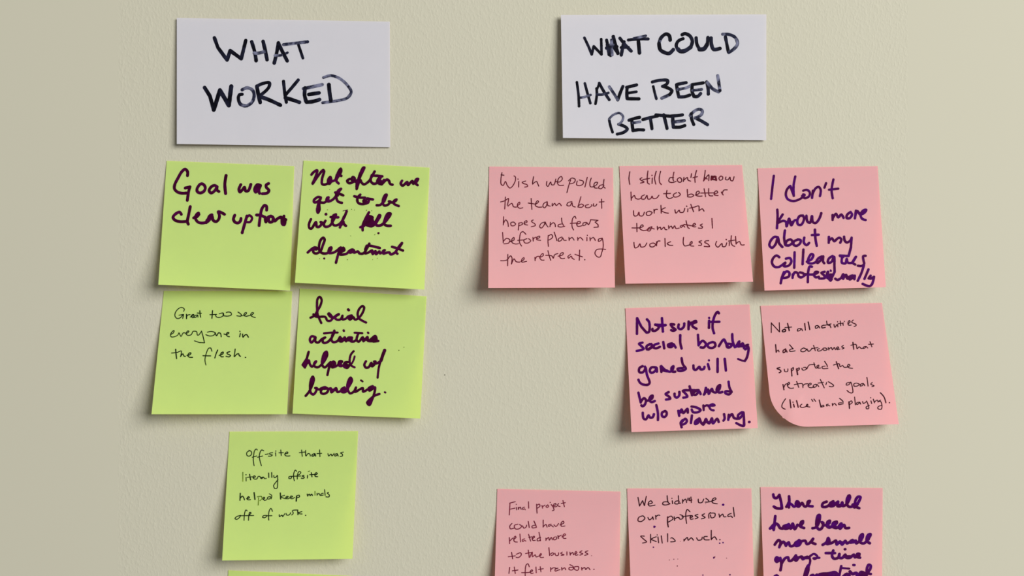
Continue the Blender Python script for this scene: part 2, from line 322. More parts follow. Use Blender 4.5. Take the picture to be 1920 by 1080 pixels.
INK['social'] = [
(560,550,8,36,"""178,365 235,335 285,255 325,185 345,95 315,52 284,85 276,180 282,300 310,380 340,445; w44 285,240 270,315; 222,315 260,350 400,355 430,408 480,410 508,365 455,300; w56 455,310 480,340; w42 480,330 510,370 570,330 600,315; 570,335 545,365 575,395 630,388 658,335 655,390 705,382 745,345 795,330; 800,335 750,375 770,395 822,360 845,395 900,370 960,290 982,210 960,190 912,230 886,300 900,368 960,413 1012,438; w54 760,360 820,365; w42 743,243 752,252"""),
(560,550,8,38,"""248,655 195,645 168,690 190,738 232,700 252,660 252,722 292,738 350,685 400,662 362,690 372,742 432,732 502,652 535,560 515,620 492,700 522,732 582,715 622,655 615,715 655,720 692,660 712,720 745,665 800,665; w46 505,640 535,575; w48 615,690 640,680; w52 680,690 720,700; w50 745,700 790,690; w34 382,600 480,590 585,588; w34 675,555 680,565; w34 840,590 955,598; 895,605 868,700 900,725 962,660 972,718 1032,655 1042,715 1150,640 1165,715 1120,722 1195,715; w50 960,690 1035,690; w56 1110,705 1140,680; w50 1050,710 1160,715; w34 1040,588 1046,596; 800,670 780,715 830,722 870,690"""),
(560,640,8,38,"""! 150,158 122,260 62,352 95,392; w60 95,350 130,310; 105,370 150,285 170,345 200,380 262,300 238,320 238,372 290,388 382,300 428,200 418,155 390,172 356,270 356,360 392,390 482,312 455,400 432,505; w50 405,190 385,270; w52 470,340 520,320; 460,395 522,302 548,332 502,390 562,372 652,302 612,300 602,360 640,372 690,345; w44 610,330 630,340; 745,312 695,318 682,380 732,398 772,340; w60 700,350 740,370; w34 825,148 782,202 766,300 790,362 840,390; w30 840,225 825,280 800,330;
1010,300 985,352 1010,395 1050,388 1092,322 1102,375 1142,340 1152,302 1132,302 1162,332 1220,302; w46 1070,365 1130,345; w50 1290,135 1262,210 1235,290; w34 1232,290 1202,400 1185,545"""),
(560,640,8,38,"""105,818 152,762 202,662 228,570 213,530 187,572 172,682 182,770 220,798 260,752 272,702 248,700 312,722 345,700 400,688 345,722 335,770 372,788 430,762 442,715 402,690; w54 205,570 190,640; w48 355,705 420,705; 442,720 482,705 492,765 562,702 582,760 625,748; w50 490,735 560,725; 690,690 642,722 652,760 702,760 752,682 800,582 780,545 747,592 732,702 772,780 832,750 860,692 845,758 962,702 968,755 1032,722; w60 665,730 700,720; w52 770,580 750,650; w30 935,585 960,602; 1110,672 1052,702 1062,740 1122,702 1145,690 1140,760 1100,880 1062,955 1030,920 1092,850 1150,810 1212,790; w60 1085,710 1115,690; w70 1062,925 1075,895; w30 1292,763 1302,768"""),
]
SPECKS['social'] = [(560,640,8,"1503,135,9 1580,88,7")]
INK['offsite'] = [
(425,825,8,14,"""345,160 305,185 305,230 340,242 372,215 368,172 335,155; 460,150 445,135 420,160 405,230 400,310 412,385; 385,258 450,240; 556,162 525,150 500,190 490,250 500,310 522,385; 465,258 540,240; 580,215 625,208; 690,190 645,200 650,215 685,225 670,240 625,242; 735,190 738,240; w16 738,163 738,168; 812,150 820,232; 785,192 850,190; 870,210 920,195 912,180 885,190 875,225 900,240 950,238;
1125,150 1135,245; 1090,190 1180,180; 1185,155 1190,240 1220,205 1248,210 1256,240; w16 1325,205 1285,217 1280,240 1310,236 1325,210 1335,242; 1395,148 1400,250; 1355,205 1425,200; 1520,205 1532,240 1565,210 1580,238 1612,202; 1660,205 1625,215 1625,240 1655,230 1660,210 1674,240; 1750,182 1710,195 1738,215 1735,240 1702,246"""),
(425,825,8,14,"""~ 243,485 243,620; w17 290,518 291,523; 292,560 293,615; w17 345,515 352,560 360,598; 310,560 385,552; 395,565 432,552 418,537 395,555 410,582 450,585 475,547 502,550 512,575; 552,555 520,565 525,580 555,560 570,580 595,575; w16 630,495 632,562; w16 675,488 678,560; 708,530 712,562 735,560 760,530; 764,535 765,640 755,722 722,727 705,685 740,632 770,595;
970,545 937,550 935,575 965,577 975,545; 1050,470 1030,452 1010,490 1005,560 1015,612; 975,545 1112,540; 1060,585 1065,510 1090,470 1112,485 1100,510 1070,525; w16 1160,530 1135,540 1165,558 1152,575 1120,572; w16 1215,530 1212,570; ~ 1225,473 1245,465; w17 1270,490 1280,552; 1245,520 1320,515; w16 1322,525 1360,505 1345,490 1325,510 1330,545 1365,550"""),
(425,825,8,14,"""w18 205,800 200,905; w16 200,882 235,842 255,862 268,898; w16 298,880 342,866 330,850 310,870 315,895 358,895; w20 412,790 425,892; ~ 480,868 475,975; ~ 460,853 522,847 530,880 498,910; 545,890 572,872 560,857 545,880 570,905 602,895; 660,850 620,857 610,880 640,885 665,860; 640,808 676,832 668,882;
w18 805,795 810,885; 870,830 815,852 850,870 895,880; 885,875 925,850 902,845 887,870 920,880 950,868 990,847 965,840 950,865 980,880 1020,862; w21 1050,842 1045,915; 1050,837 1088,828 1095,850 1058,866; w18 1210,812 1217,840; w16 1217,835 1240,812 1252,835 1275,812 1287,832; ~ 1325,772 1325,828; 1355,800 1357,830; 1357,820 1385,802 1402,832; 1450,800 1420,807 1415,830 1450,825; 1470,745 1478,830; 1530,785 1510,795 1540,825 1535,852 1488,852"""),
(425,895,8,14,"""210,570 150,590 125,618 150,630 190,605 212,570; 308,503 288,490 268,550 262,645; 212,575 405,572; 328,645 335,560 350,522 366,535 340,562; 600,570 550,577 540,600 575,605 607,575; 688,510 665,466 640,500 628,570 632,642; 605,576 680,575;
790,560 792,590 830,567 840,588 872,545; 892,540 900,565 940,562 962,530; 975,565 1000,540 987,500 1055,490; w17 1065,490 1070,560; 1130,515 1075,532 1095,546 1132,550; w18 1183,570 1187,570"""),
]
INK['polled'] = [
(920,310,8,14,"""170,110 155,200 160,285 190,300 222,242 250,300 290,340 330,310 370,230 370,172 350,158; 157,142 200,148; w17 410,205 412,208; 422,240 420,325; 525,235 475,255 490,270 545,290 555,315 510,325; 645,170 630,282 655,258 690,242 705,270 722,312; 845,240 840,300 860,315 900,250 915,290 950,290 978,205; 975,240 1030,250 1075,205 1060,167 1020,197 1005,270 1030,300 1095,298; 1200,220 1170,310 1145,408; 1170,232 1220,190 1270,212 1250,260 1180,277; 1300,235 1290,290 1330,305 1385,280 1390,240 1330,220; 1450,180 1415,325; 1510,190 1490,260 1500,320 1540,320 1590,290 1605,257 1570,257 1550,290 1560,335 1600,342; 1690,290 1640,302 1620,340 1660,350 1700,300; 1702,210 1695,320 1720,342"""),
(920,310,8,14,"""222,475 212,655; 150,548 215,530 268,497 250,600; 262,612 318,570 345,620 390,625; 400,602 437,580 435,552 410,570 405,620 440,645 482,635; 608,495 620,660; 565,565 680,582; 680,580 720,547 705,530 680,560 670,600 710,625 770,625; 850,545 800,570 785,615 810,637 840,600 850,552 858,600 895,612; 925,570 925,610 960,570 985,602 1030,570 1062,607; 1220,545 1160,560 1145,600 1190,607 1220,560 1232,610 1270,625; 1355,470 1310,625; 1312,612 1360,580 1395,600 1370,627 1320,627; 1470,587 1420,605 1430,630 1480,632 1520,600 1512,590; 1545,575 1545,610 1580,605 1592,580; 1665,505 1668,645; 1630,550 1702,545"""),
(920,310,8,14,"""195,770 190,895; 190,880 225,817 255,850 267,917; 340,850 305,860 310,902 350,905 375,880 345,850; 425,870 415,970; 420,867 470,860 480,880 430,905; 500,870 547,850 540,830 510,845 505,880 555,895; 640,820 615,832 622,850 665,880 670,902 610,920; 820,850 760,870 735,920 760,940 800,900 820,857 835,890 862,925; 895,855 890,922; 892,900 940,860 965,880 972,922; 1062,880 1020,890 1012,915 1050,925 1112,915; 1065,790 1072,860 1097,905; 1280,795 1265,765 1235,790 1220,870 1225,930 1245,970; 1195,870 1300,865; 1290,880 1345,865 1340,842 1310,845 1290,880 1310,915 1370,905; 1440,857 1390,865 1385,900 1420,895 1445,862 1468,890 1502,820; ! 1500,815 1612,825 1568,850 1612,890 1615,925 1550,930"""),
(920,385,8,14,"""180,405 190,562; 190,542 240,495 290,520 270,565 200,578; 290,545 350,520 350,482 325,500 320,555 370,580 420,575; 530,435 485,395 455,410 435,490 435,560 465,610; 405,525 500,518; 545,500 500,520 510,560 560,565 602,530 570,500; 635,480 640,537; 640,510 665,482 695,480; 690,502 735,482 735,462 705,470 690,510 750,525; 865,450 860,540 868,615; 865,462 910,437 932,470 910,500 865,522; 955,405 985,495 995,530; w17 955,403 957,407; 1070,475 1020,500 1020,537 1060,525 1080,487 1100,522 1135,525; 1175,480 1180,527; 1180,512 1220,482 1252,522; 1305,480 1308,527; 1308,512 1345,482 1385,522; w16 1450,448 1452,452; 1445,480 1445,532; 1490,480 1495,532; 1495,512 1540,482 1572,527; 1660,495 1620,507 1620,540 1660,522 1672,490 1690,600 1670,700 1640,775 1600,770 1565,720 1590,667 1650,655 1725,662"""),
(920,385,8,14,"""258,735 255,905; 150,830 240,822 300,757 320,785 312,880; 316,875 350,802 385,845 440,850; 455,840 500,812 500,785 475,800 465,848 540,840; 665,780 668,830; 668,812 695,767 730,765; 735,782 790,752 785,722 755,745 740,790 765,820 802,822; 860,680 880,760 902,825; 825,750 920,760 940,792 960,742 1010,722; 1012,762 1080,742 1090,712 1060,715 1035,760 1060,797 1110,795; 1200,735 1160,767 1170,792 1210,762 1225,792 1255,810; 1335,670 1330,825; 1265,735 1378,772; w18 1411,815 1414,816"""),
]
INK['stillknow'] = [
(1165,305,8,15,"""128,135 115,240 128,325; 310,225 280,245 292,260 342,290 290,305; 400,125 390,230 400,310 422,320; 322,255 425,235; w18 460,188 462,192; 465,230 462,312; 525,130 500,230 518,322; 590,130 570,230 580,302 602,327; 790,140 775,240 785,272; 785,225 730,227 715,280 760,298 822,280; 870,225 840,250 860,290 900,287 905,247 880,222; 940,220 932,282; 935,267 990,222 1002,260 1040,277; 1055,165 1045,222; 1130,115 1105,215 1108,295; 1075,225 1142,210;
1260,115 1250,190 1235,275; 1235,275 1312,182 1312,268; 1255,225 1290,245; w26 1355,205 1350,258; w26 1355,250 1405,205 1425,262; w22 1360,205 1420,210; w22 1365,250 1420,258; 1500,200 1467,225 1477,262 1515,252 1520,212 1490,200; 1570,215 1565,252 1600,257 1630,217 1640,262 1670,272 1692,210"""),
(1165,305,8,15,"""145,440 150,565; 150,540 195,492 215,532 260,547 305,525; 350,482 305,507 305,542 350,545 385,492 400,545 440,540 462,502 478,535 530,530 565,487; 685,415 680,510 720,537 768,522; 635,465 740,460; 830,450 785,477 790,512 840,512 887,477 860,445; 990,400 995,512; 995,492 1050,470 1087,490 1050,515 1000,512; 1110,487 1170,457 1160,427 1130,440 1125,487 1160,502 1212,500; 1242,390 1265,510; 1312,388 1320,490 1372,497; 1190,455 1400,452; 1392,472 1447,447 1430,422 1405,435 1395,482 1452,492; 1502,440 1530,485; 1512,465 1540,412 1590,408"""),
(1165,305,8,15,"""185,720 195,797 240,792 265,742 275,792 320,797 347,742; 410,730 375,752 385,787 430,787 462,747 420,728; 490,700 495,757; 495,730 510,702 542,700; 595,640 600,757; 660,675 600,712 650,747 707,757; 805,705 820,757 870,712 880,742 930,742 952,685; w17 980,650 984,656; 1000,690 995,737; 1042,622 1085,737; 1025,682 1100,665 1162,650 1165,722; 1165,722 1215,692 1242,727"""),
(1165,305,8,15,"""232,910 236,1035; 160,978 280,975 330,952 315,932 290,950 280,990 330,1017 390,1007; 460,960 410,980 390,1015 430,1022 455,977 470,987 495,995; 400,1000 450,985; 540,955 545,1007; 545,992 585,967 600,1002 640,967 660,1002 685,1005; 710,945 715,992; 715,977 750,952 770,987 800,947 820,987 870,980; 930,935 885,952 895,972 935,947 952,967; 972,870 1000,972 1022,987; 940,925 1060,947; 1070,947 1115,927 1100,910 1080,922 1075,957 1118,962; 1215,920 1185,937 1218,962 1210,982 1155,980; 1360,835 1368,982"""),
(1165,370,8,15,"""190,675 205,757 250,742 280,697 295,742 350,737 382,685; 480,685 430,702 435,737 480,742 517,707 480,685; 530,665 530,727; 530,702 550,657 582,655; 655,615 660,737; 740,665 690,692 720,717 772,720; 935,600 930,690 950,727 1000,720 1060,692 1060,662 1035,680 1035,722 1087,732; 1205,650 1165,667 1202,692 1200,717 1160,720; 1312,650 1265,655 1250,672 1300,702 1325,737 1245,735; 1430,660 1415,712 1450,747 1510,692 1520,737 1560,737 1582,682; w18 1573,630 1577,636; 1622,670 1620,725; 1652,575 1648,680 1670,722 1702,735; 1610,655 1700,642; 1715,585 1722,702; 1725,692 1772,662 1800,712 1845,712"""),
]
INK['colleagues'] = [
(1420,310,8,36,"""248,157 230,300 208,503; 570,167 545,300 548,458; ! 548,455 520,380 497,310; 490,310 442,370 430,450 462,510 540,535 620,515 685,470 690,435; 690,380 742,367 787,402 780,460 720,492 685,475; w48 680,460 705,445; 835,380 822,490; 828,440 870,350 920,322 952,370 940,462; 1032,268 1008,333; 1142,212 1115,370 1132,493; 1077,365 1215,350"""),
(1420,310,8,38,"""300,665 305,760 295,943; 380,738 310,850 300,870; 305,868 390,832 432,850 440,915 478,800 495,860 512,898 560,825 590,820; w50 440,880 480,830; w48 505,880 530,850; 680,755 640,757 600,830 615,888 660,890 702,800 685,752; 737,755 752,840 790,862 820,762 835,852 875,865 930,800 960,717;
1130,745 1130,818; 1135,790 1180,727 1215,780 1260,737 1295,788; 1400,700 1347,742 1342,790 1390,790 1422,732 1395,702; 1480,680 1465,795; 1470,760 1500,685 1545,735 1610,710 1635,668 1592,675 1550,740 1572,800 1625,820; w44 1600,695 1625,680"""),
(1420,410,8,38,"""310,280 260,272 202,330 182,400 220,437 270,390 310,292 330,370 378,425; 415,177 403,290 420,393; 422,393 442,335 500,312 530,350 480,400 430,400; 612,315 552,340 545,390 590,407 642,370 652,322 605,312; 705,285 700,360 740,397 778,362; 865,165 872,290 892,407; 820,245 922,240; 1075,272 1072,362; 1077,330 1120,295 1155,338 1200,300 1230,285 1262,310 1245,360; 1302,270 1312,330 1345,357 1400,322 1415,285; ! 1415,285 1405,430 1370,560 1240,553"""),
(1420,410,8,38,"""330,578 290,552 240,590 220,660 260,720 320,725 380,690 420,660; 430,600 490,592 512,640 470,705 400,712 385,685; w46 390,695 415,670; 560,503 555,737; 692,463 680,683; 745,645 812,610 840,545 812,530 767,600 762,660 822,672 880,650; 965,568 920,592 890,640 902,665 950,622 988,565 985,640 1005,668; 1130,560 1072,600 1060,660 1110,652 1152,572 1157,700 1160,800; ! 1242,560 1290,572; 1272,582 1270,660 1322,670 1342,602 1355,655 1420,660 1480,572 1452,612 1432,660 1470,688; 1625,557 1590,562 1592,620 1602,680 1562,710 1510,705"""),
(1420,410,8,38,"""1600,700 1560,820 1507,932; 400,800 370,880 352,968; 382,862 440,790 482,812 470,870 392,890; 532,835 530,887; 532,862 562,805 605,815 622,865 660,882 712,850 735,835; 640,805 690,820 705,850; 820,720 790,715 767,780 760,870 758,952; 712,832 850,835 912,802 872,800 852,850 880,880 922,872; 1010,797 962,812 1002,850 1012,890 932,897; w46 1060,800 1045,860 1095,920; w60 1090,850 1125,850; w50 1050,880 1110,910; 1160,800 1130,860 1100,930; w30 1100,775 1105,785; 1170,900 1202,918 1262,885 1285,835; 1290,835 1290,902; 1298,885 1332,842 1352,900 1432,852 1382,872 1385,912 1435,882 1462,855 1457,908; w48 1300,850 1345,870; w48 1400,880 1430,870; 1668,760 1608,903; ! 1700,855 1672,895 1705,900 1750,872; 1752,872 1722,980 1690,1010 1630,1000 1582,977"""),
]
INK['sustained'] = [
(1175,575,8,38,"""155,408 157,172; ! 160,175 220,300 298,388; 298,388 335,380 337,230 305,190; 388,332 388,358 425,362 472,330 485,298 430,268 500,292 585,276; 530,172 545,373; 430,270 585,276; 715,268 662,262 692,312 735,345 700,362 668,352; 782,268 777,320 812,338 858,300 865,252; 930,222 928,338; 935,290 962,242 1000,240 1045,232 1040,215 1000,228 988,290 1048,330; w46 1000,245 1035,225; w34 1237,165 1239,172; 1238,212 1235,318; 1385,100 1368,77 1330,120 1297,220 1290,320 1312,398; 1272,228 1390,226"""),
(1175,575,8,38,"""238,540 187,556 222,592 255,632 152,664; 370,560 302,590 305,640 360,622 382,575 345,560; 478,552 420,572 402,612 440,625 500,602; w44 330,640 400,590; 550,530 565,625; 680,550 622,570 628,600 680,602 700,562 735,612; w48 640,575 680,585; 805,427 805,540 825,628; 1070,422 1080,580; 1082,572 1140,512 1190,560 1160,612 1112,610; 1290,530 1222,560 1222,602 1280,620 1330,590 1322,542 1285,530; 1385,592 1460,492 1490,545 1520,600; 1570,560 1502,562 1512,608 1552,608 1590,560; 1585,412 1592,520 1625,608; 1640,602 1690,522 1682,600 1740,550 1762,622; w44 1660,590 1740,590; 1820,572 1762,602 1782,640 1822,602 1830,622 1805,760 1775,812; w30 1775,812 1730,808 1670,783"""),
(1180,680,8,38,"""200,52 152,82 150,140 200,145 240,92 235,60; 247,80 265,180 305,302 280,330 200,325 155,292 138,255; 400,72 332,72 307,120 332,153 390,122 410,80 415,135; 472,55 482,138; 480,50 540,112 580,132; 560,115 600,135 640,122 662,52 632,80 642,132 690,135; w46 500,110 560,125; 800,82 725,92 735,120 800,120 848,92 832,60; 785,-68 802,20 845,80; 962,42 970,100 1000,108 1052,62 1070,100 1120,92 1128,62; w34 1194,-36 1196,-32; 1180,22 1200,98; 1325,-58 1325,138; 1432,-58 1450,118"""),
(1180,680,8,38,"""137,450 172,598; 172,590 220,532 250,560 232,630 200,655 182,640; 262,572 340,540 350,495 320,505 302,560 332,592 382,575; w48 325,545 340,515; 590,442 547,470 600,512 615,540 552,553; 680,465 682,502 712,525 750,490 752,440; 862,412 805,422 850,470 870,510 812,525; 905,355 925,430 942,488; 850,415 940,412 980,412; 1040,412 972,422 952,470 1000,480 1050,432 1070,472; w44 960,450 1000,420; 1150,378 1130,470; 1120,478 1180,402 1192,468 1240,392 1255,432 1295,448 1350,400 1362,335 1332,352 1312,420 1350,448 1395,440; w46 1335,400 1352,355; w44 1140,440 1180,430; 1510,432 1442,432 1442,460 1500,475 1530,442; 1490,285 1502,370 1535,440"""),
(1180,680,8,38,"""202,752 215,838 250,850 290,790 310,822 350,820 370,772; 405,635 430,760 430,860; 540,725 492,750 492,800 530,815 560,780 558,740 530,725; 735,722 750,798; 745,772 785,702 810,755 872,692 878,750; w46 760,740 800,740; 935,658 1010,672 1070,712 1020,745 955,740 937,702; w34 1112,642 1116,712; w34 1116,662 1160,640 1200,645 1280,640 1250,622 1202,650 1222,702 1265,715; w44 1190,650 1240,635"""),
(1180,680,8,38,"""800,862 772,900 785,968; 787,892 840,842 865,872 840,912 792,930; 940,792 925,903; 1040,842 992,880 988,920 1032,900 1050,835 1080,902 1112,928 1150,845 1175,895 1200,910 1240,835 1255,910 1318,842 1342,890; w52 1010,880 1035,860; w44 1120,900 1150,890; w44 1200,895 1240,880; 1422,772 1430,840 1412,870; 1492,782 1485,858; 1490,832 1540,772 1572,830 1622,842; 1690,742 1632,790 1642,840 1700,782 1710,745 1722,900 1718,948 1650,930 1605,905; w40 1798,890 1803,890"""),
]
INK['outcomes'] = [
(1430,580,8,14,"""130,200 130,348; ! 130,205 255,338 250,200; w18 325,300 297,317 300,335 340,330 345,307 325,298; w18 375,210 400,320; 335,275 435,265; 570,287 527,297 525,325 560,315 580,290 600,322; w16 632,210 642,312; w18 685,190 707,303; 825,242 792,252 797,285 830,270 835,247 857,280; w17 920,237 887,252 892,277 940,270; 960,175 972,230 1000,240; 930,240 1000,225 1028,217; 1005,225 1025,275; 1070,225 1085,270 1112,230; w16 1125,185 1126,188; 1125,230 1130,262; 1165,175 1172,245; 1130,217 1212,205; w16 1225,180 1227,183; 1203,207 1210,240; 1280,217 1312,190 1302,167 1282,200 1292,237 1330,235; 1360,160 1337,190 1402,227 1400,245 1372,255"""),
(1430,580,8,14,"""w18 195,530 205,645; 205,637 235,612 247,638; w17 345,592 307,620 312,650 340,635 345,602 367,640; 460,592 412,602 407,627 430,632 487,622; 405,530 457,592; 620,577 577,602 577,630 620,635 657,602 620,582; 665,592 692,630 722,610 740,582; 765,540 790,620; 740,590 830,572; 852,590 822,602 832,625 880,615 915,582 950,582 970,602 922,615 902,592; 985,572 995,610; 1000,592 1030,572 1047,605 1075,572 1092,605; 1100,597 1140,580 1130,562 1110,580 1120,602 1160,595; 1213,540 1187,562 1222,580 1192,595;
w17 1355,495 1367,600; 1325,540 1400,527 1418,590 1450,562 1480,587 1500,585; 1545,557 1512,567 1512,587 1540,575 1550,557 1577,580; 1610,485 1640,562; 1590,525 1662,520"""),
(1430,580,8,14,"""w18 260,872 217,887 265,912 275,937 250,950; 325,897 337,935 375,930 380,892; w17 430,892 440,1000; 430,902 460,872 462,900 440,922; w20 510,892 525,978; 515,902 547,877 552,897 522,922; 590,882 602,910 650,900 650,872 612,872; 665,892 700,835 785,828; 770,800 800,882 840,860 842,837 815,852 832,880 870,880; 940,852 892,862 902,887 980,885; 930,780 968,842 970,862; w17 1105,785 1140,890; 1065,835 1148,817 1165,860 1200,842 1222,867 1270,865 1310,842 1292,822 1275,852 1300,877 1350,885"""),
(1440,670,8,14,"""w17 225,407 240,488; 240,452 265,402 300,397; 290,422 325,392 315,374 295,397 302,442 340,465 385,460; 430,360 462,450; 395,410 515,397 525,455; 522,432 550,402 600,397; 600,422 650,402 642,387 612,402 607,440 650,455 690,440; 720,402 682,420 682,450 720,440 735,407 762,440; 785,330 845,457; 750,387 832,375; 880,377 870,410; 905,365 985,422 970,440 920,435; 1235,377 1182,387 1177,415 1220,405 1240,372 1265,442 1270,530 1230,530 1185,495; 1330,387 1292,397 1292,430 1340,430 1370,402 1342,390; 1420,392 1387,407 1387,430 1420,420 1430,392 1452,425; 1485,300 1502,432; 1565,377 1542,402 1592,427 1560,440"""),
(1440,670,8,14,"""265,620 215,702 212,750 260,778; w18 330,635 345,757; w17 375,670 377,674; w18 385,702 395,745; w18 430,650 455,750; 510,702 482,730 502,750 560,742 600,717 590,702 575,732 630,745; 655,630 675,660; 690,625 715,660; w17 770,640 795,745; 795,737 830,717 840,735 800,745; 905,702 877,712 882,730 905,720 927,727; 965,692 970,727; 970,717 1000,692 1027,722; 1110,682 1062,687 1062,707 1130,697; 1075,615 1125,660 1127,680; w19 1215,667 1223,765; 1215,682 1250,652 1265,677 1227,707; 1300,595 1312,712; 1370,672 1332,682 1332,707 1360,697 1375,672 1392,702; 1420,662 1432,692 1480,662; 1480,655 1510,732 1512,767 1480,770 1472,747 1520,720; w16 1540,605 1542,608; 1545,652 1557,692; 1580,627 1600,682; 1600,667 1640,642 1652,672; 1690,642 1655,662 1690,662 1710,722 1700,777 1652,770 1652,742 1702,720; w16 1685,530 1740,592 1770,682; w19 1821,680 1825,680"""),
]
INK['random'] = [
(930,920,8,14,"""210,190 205,280 200,365; 205,187 290,165; 215,277 285,262; 305,203 306,207; 308,250 312,287; 335,250 340,282; 340,267 365,247 378,280; 430,247 402,257 402,282 430,272 440,287; 488,165 492,262; 610,202 612,260 617,338; 610,222 650,202 660,232 620,262; 690,222 700,262; 695,242 735,217; 770,217 752,237 770,252 790,232 775,212; 813,175 815,178; 830,207 860,252 870,290 845,300; 850,222 900,212 895,192 870,202 872,240 912,237; 940,192 922,222 962,237; 1005,148 1027,240; 980,192 1040,180"""),
(930,920,8,14,"""240,492 207,532 217,572 270,562; 330,502 277,522 292,572 350,570 385,532 352,507; 400,527 420,562 455,542 460,517; 485,460 500,552; 590,517 542,532 547,557 605,550; 570,455 600,522 607,552; 710,440 708,547; 710,540 750,507 767,547; 830,502 792,512 792,537 825,522 860,542; 870,512 900,537 940,492; 960,512 1020,482 1010,457 980,482 982,532 1035,530"""),
(930,920,8,14,"""200,702 205,795; 205,757 250,712; 265,732 300,702 290,682 270,712 277,762 320,770; 360,650 370,767; 430,722 397,737 402,762 430,747 450,757; 490,655 520,757; 495,702 540,692; 540,722 580,697 570,682 545,712 557,747 590,745; 670,702 622,722 622,752 670,745; 645,625 660,692 667,752; 750,712 750,747; 755,732 790,702 802,742 830,702 847,737; 890,692 862,712 872,737 910,722 910,692; 930,672 940,717; 935,692 980,667; 990,692 1045,662 1030,647 1005,672 1012,712 1050,715"""),
(930,920,8,14,"""235,925 250,1022; 185,990 290,977; 305,955 370,932 380,962 340,1002 302,1000; 485,890 500,1002; 445,942 545,925; 510,997 545,922 548,990 590,962 602,992 640,982 680,962 675,942 655,972 672,1002 715,1000; 795,855 805,972; 805,962 850,932 870,952 830,972; 885,937 900,972 935,967 940,932; 995,922 972,940 1022,962 980,970; 1065,917 1065,967; 1110,922 1115,967; 1115,957 1150,927 1165,962; 1180,952 1215,932 1200,912 1185,942 1195,967 1230,962; 1290,902 1257,925 1302,947 1260,967; 1380,902 1337,922 1380,952 1332,970; w10 1434,975 1436,976"""),
(930,1020,8,14,"""205,350 195,442; 275,345 290,442; 245,402 330,390; 500,342 480,297 455,312 440,390 440,510; 385,430 500,425 550,402 540,387 515,412 530,442 560,435; 600,345 605,432; 665,340 675,417; 640,382 710,370; 820,352 820,412; 825,382 860,357 900,362; 930,362 887,382 892,407 930,392 960,387; 985,352 990,392; 990,382 1030,357 1047,387; 1150,352 1102,352 1097,382 1150,387 1160,342 1110,310; 1180,342 1240,342 1230,392 1182,382 1172,352; 1285,352 1290,392; 1295,372 1330,352 1347,382 1380,352 1412,387; w17 1468,380 1472,380"""),
]
INK['skills'] = [
(1180,915,8,15,"""130,140 155,270; ! 155,268 200,190 228,266 255,125; 280,242 345,222 325,192 290,217 297,267 385,257; 580,207 512,212 502,242 540,255 610,237; 568,115 582,212 608,235; 640,153 641,156; 645,192 650,234; 735,192 692,202 682,232 730,237 750,202; 735,115 752,230 770,225; 800,172 800,227; 800,207 845,167 860,217; 882,150 876,185; 925,135 932,217; 905,150 900,187 940,180; 1035,167 1042,217 1090,217 1117,167; 1150,155 1192,192 1190,207 1140,212; 1200,207 1300,167 1290,147 1252,167 1247,217 1320,237"""),
(1180,915,8,15,"""200,417 142,442 132,492 180,502 235,452 205,417; 280,442 302,477 340,452 350,432 362,472; 395,412 400,467; 400,432 430,407 460,410; w18 575,432 575,520 585,583; 575,447 630,422 655,462 582,512; 675,432 680,487; 680,467 720,442 750,452; 760,400 805,420 800,457 760,467 745,440; 910,357 870,322 850,372 850,452 860,530; 790,432 920,412; 910,442 950,432 940,412 915,432 922,467 960,462; 1030,397 987,412 1032,442 987,462; 1130,387 1092,407 1137,442 1082,462; 1195,452 1195,392 1217,367; 1217,377 1285,382 1280,432 1232,447 1217,402; 1345,390 1355,440; 1357,432 1400,392 1422,432 1450,430; 1530,382 1482,402 1482,427 1530,422 1547,442; 1560,290 1577,427"""),
(1180,915,8,15,"""225,722 172,722 222,772 260,807 200,825; 320,695 320,822; 405,732 332,767 405,802; 418,702 420,705; 430,732 440,822; 480,717 495,827; 575,685 575,807; 625,752 642,747 690,797 622,807; 820,767 820,797; 825,787 870,742 885,782 930,747 962,782; 1010,747 1032,782 1085,772 1095,737; 1170,727 1122,732 1127,772 1200,777; 1230,635 1230,777; 1235,767 1280,732 1312,777; w19 1358,775 1361,775"""),
]
SPECKS['skills'] = [(1180,915,8,"1408,250,19 377,580,19 362,888,12 1145,235,6 1355,828,13 1405,820,12 1268,1046,14 1282,1034,9 1460,1052,7 600,1080,7 668,1068,8 728,1065,6 765,800,5"),(1180,1020,8,"720,330,9 1510,462,13 1105,466,11")]
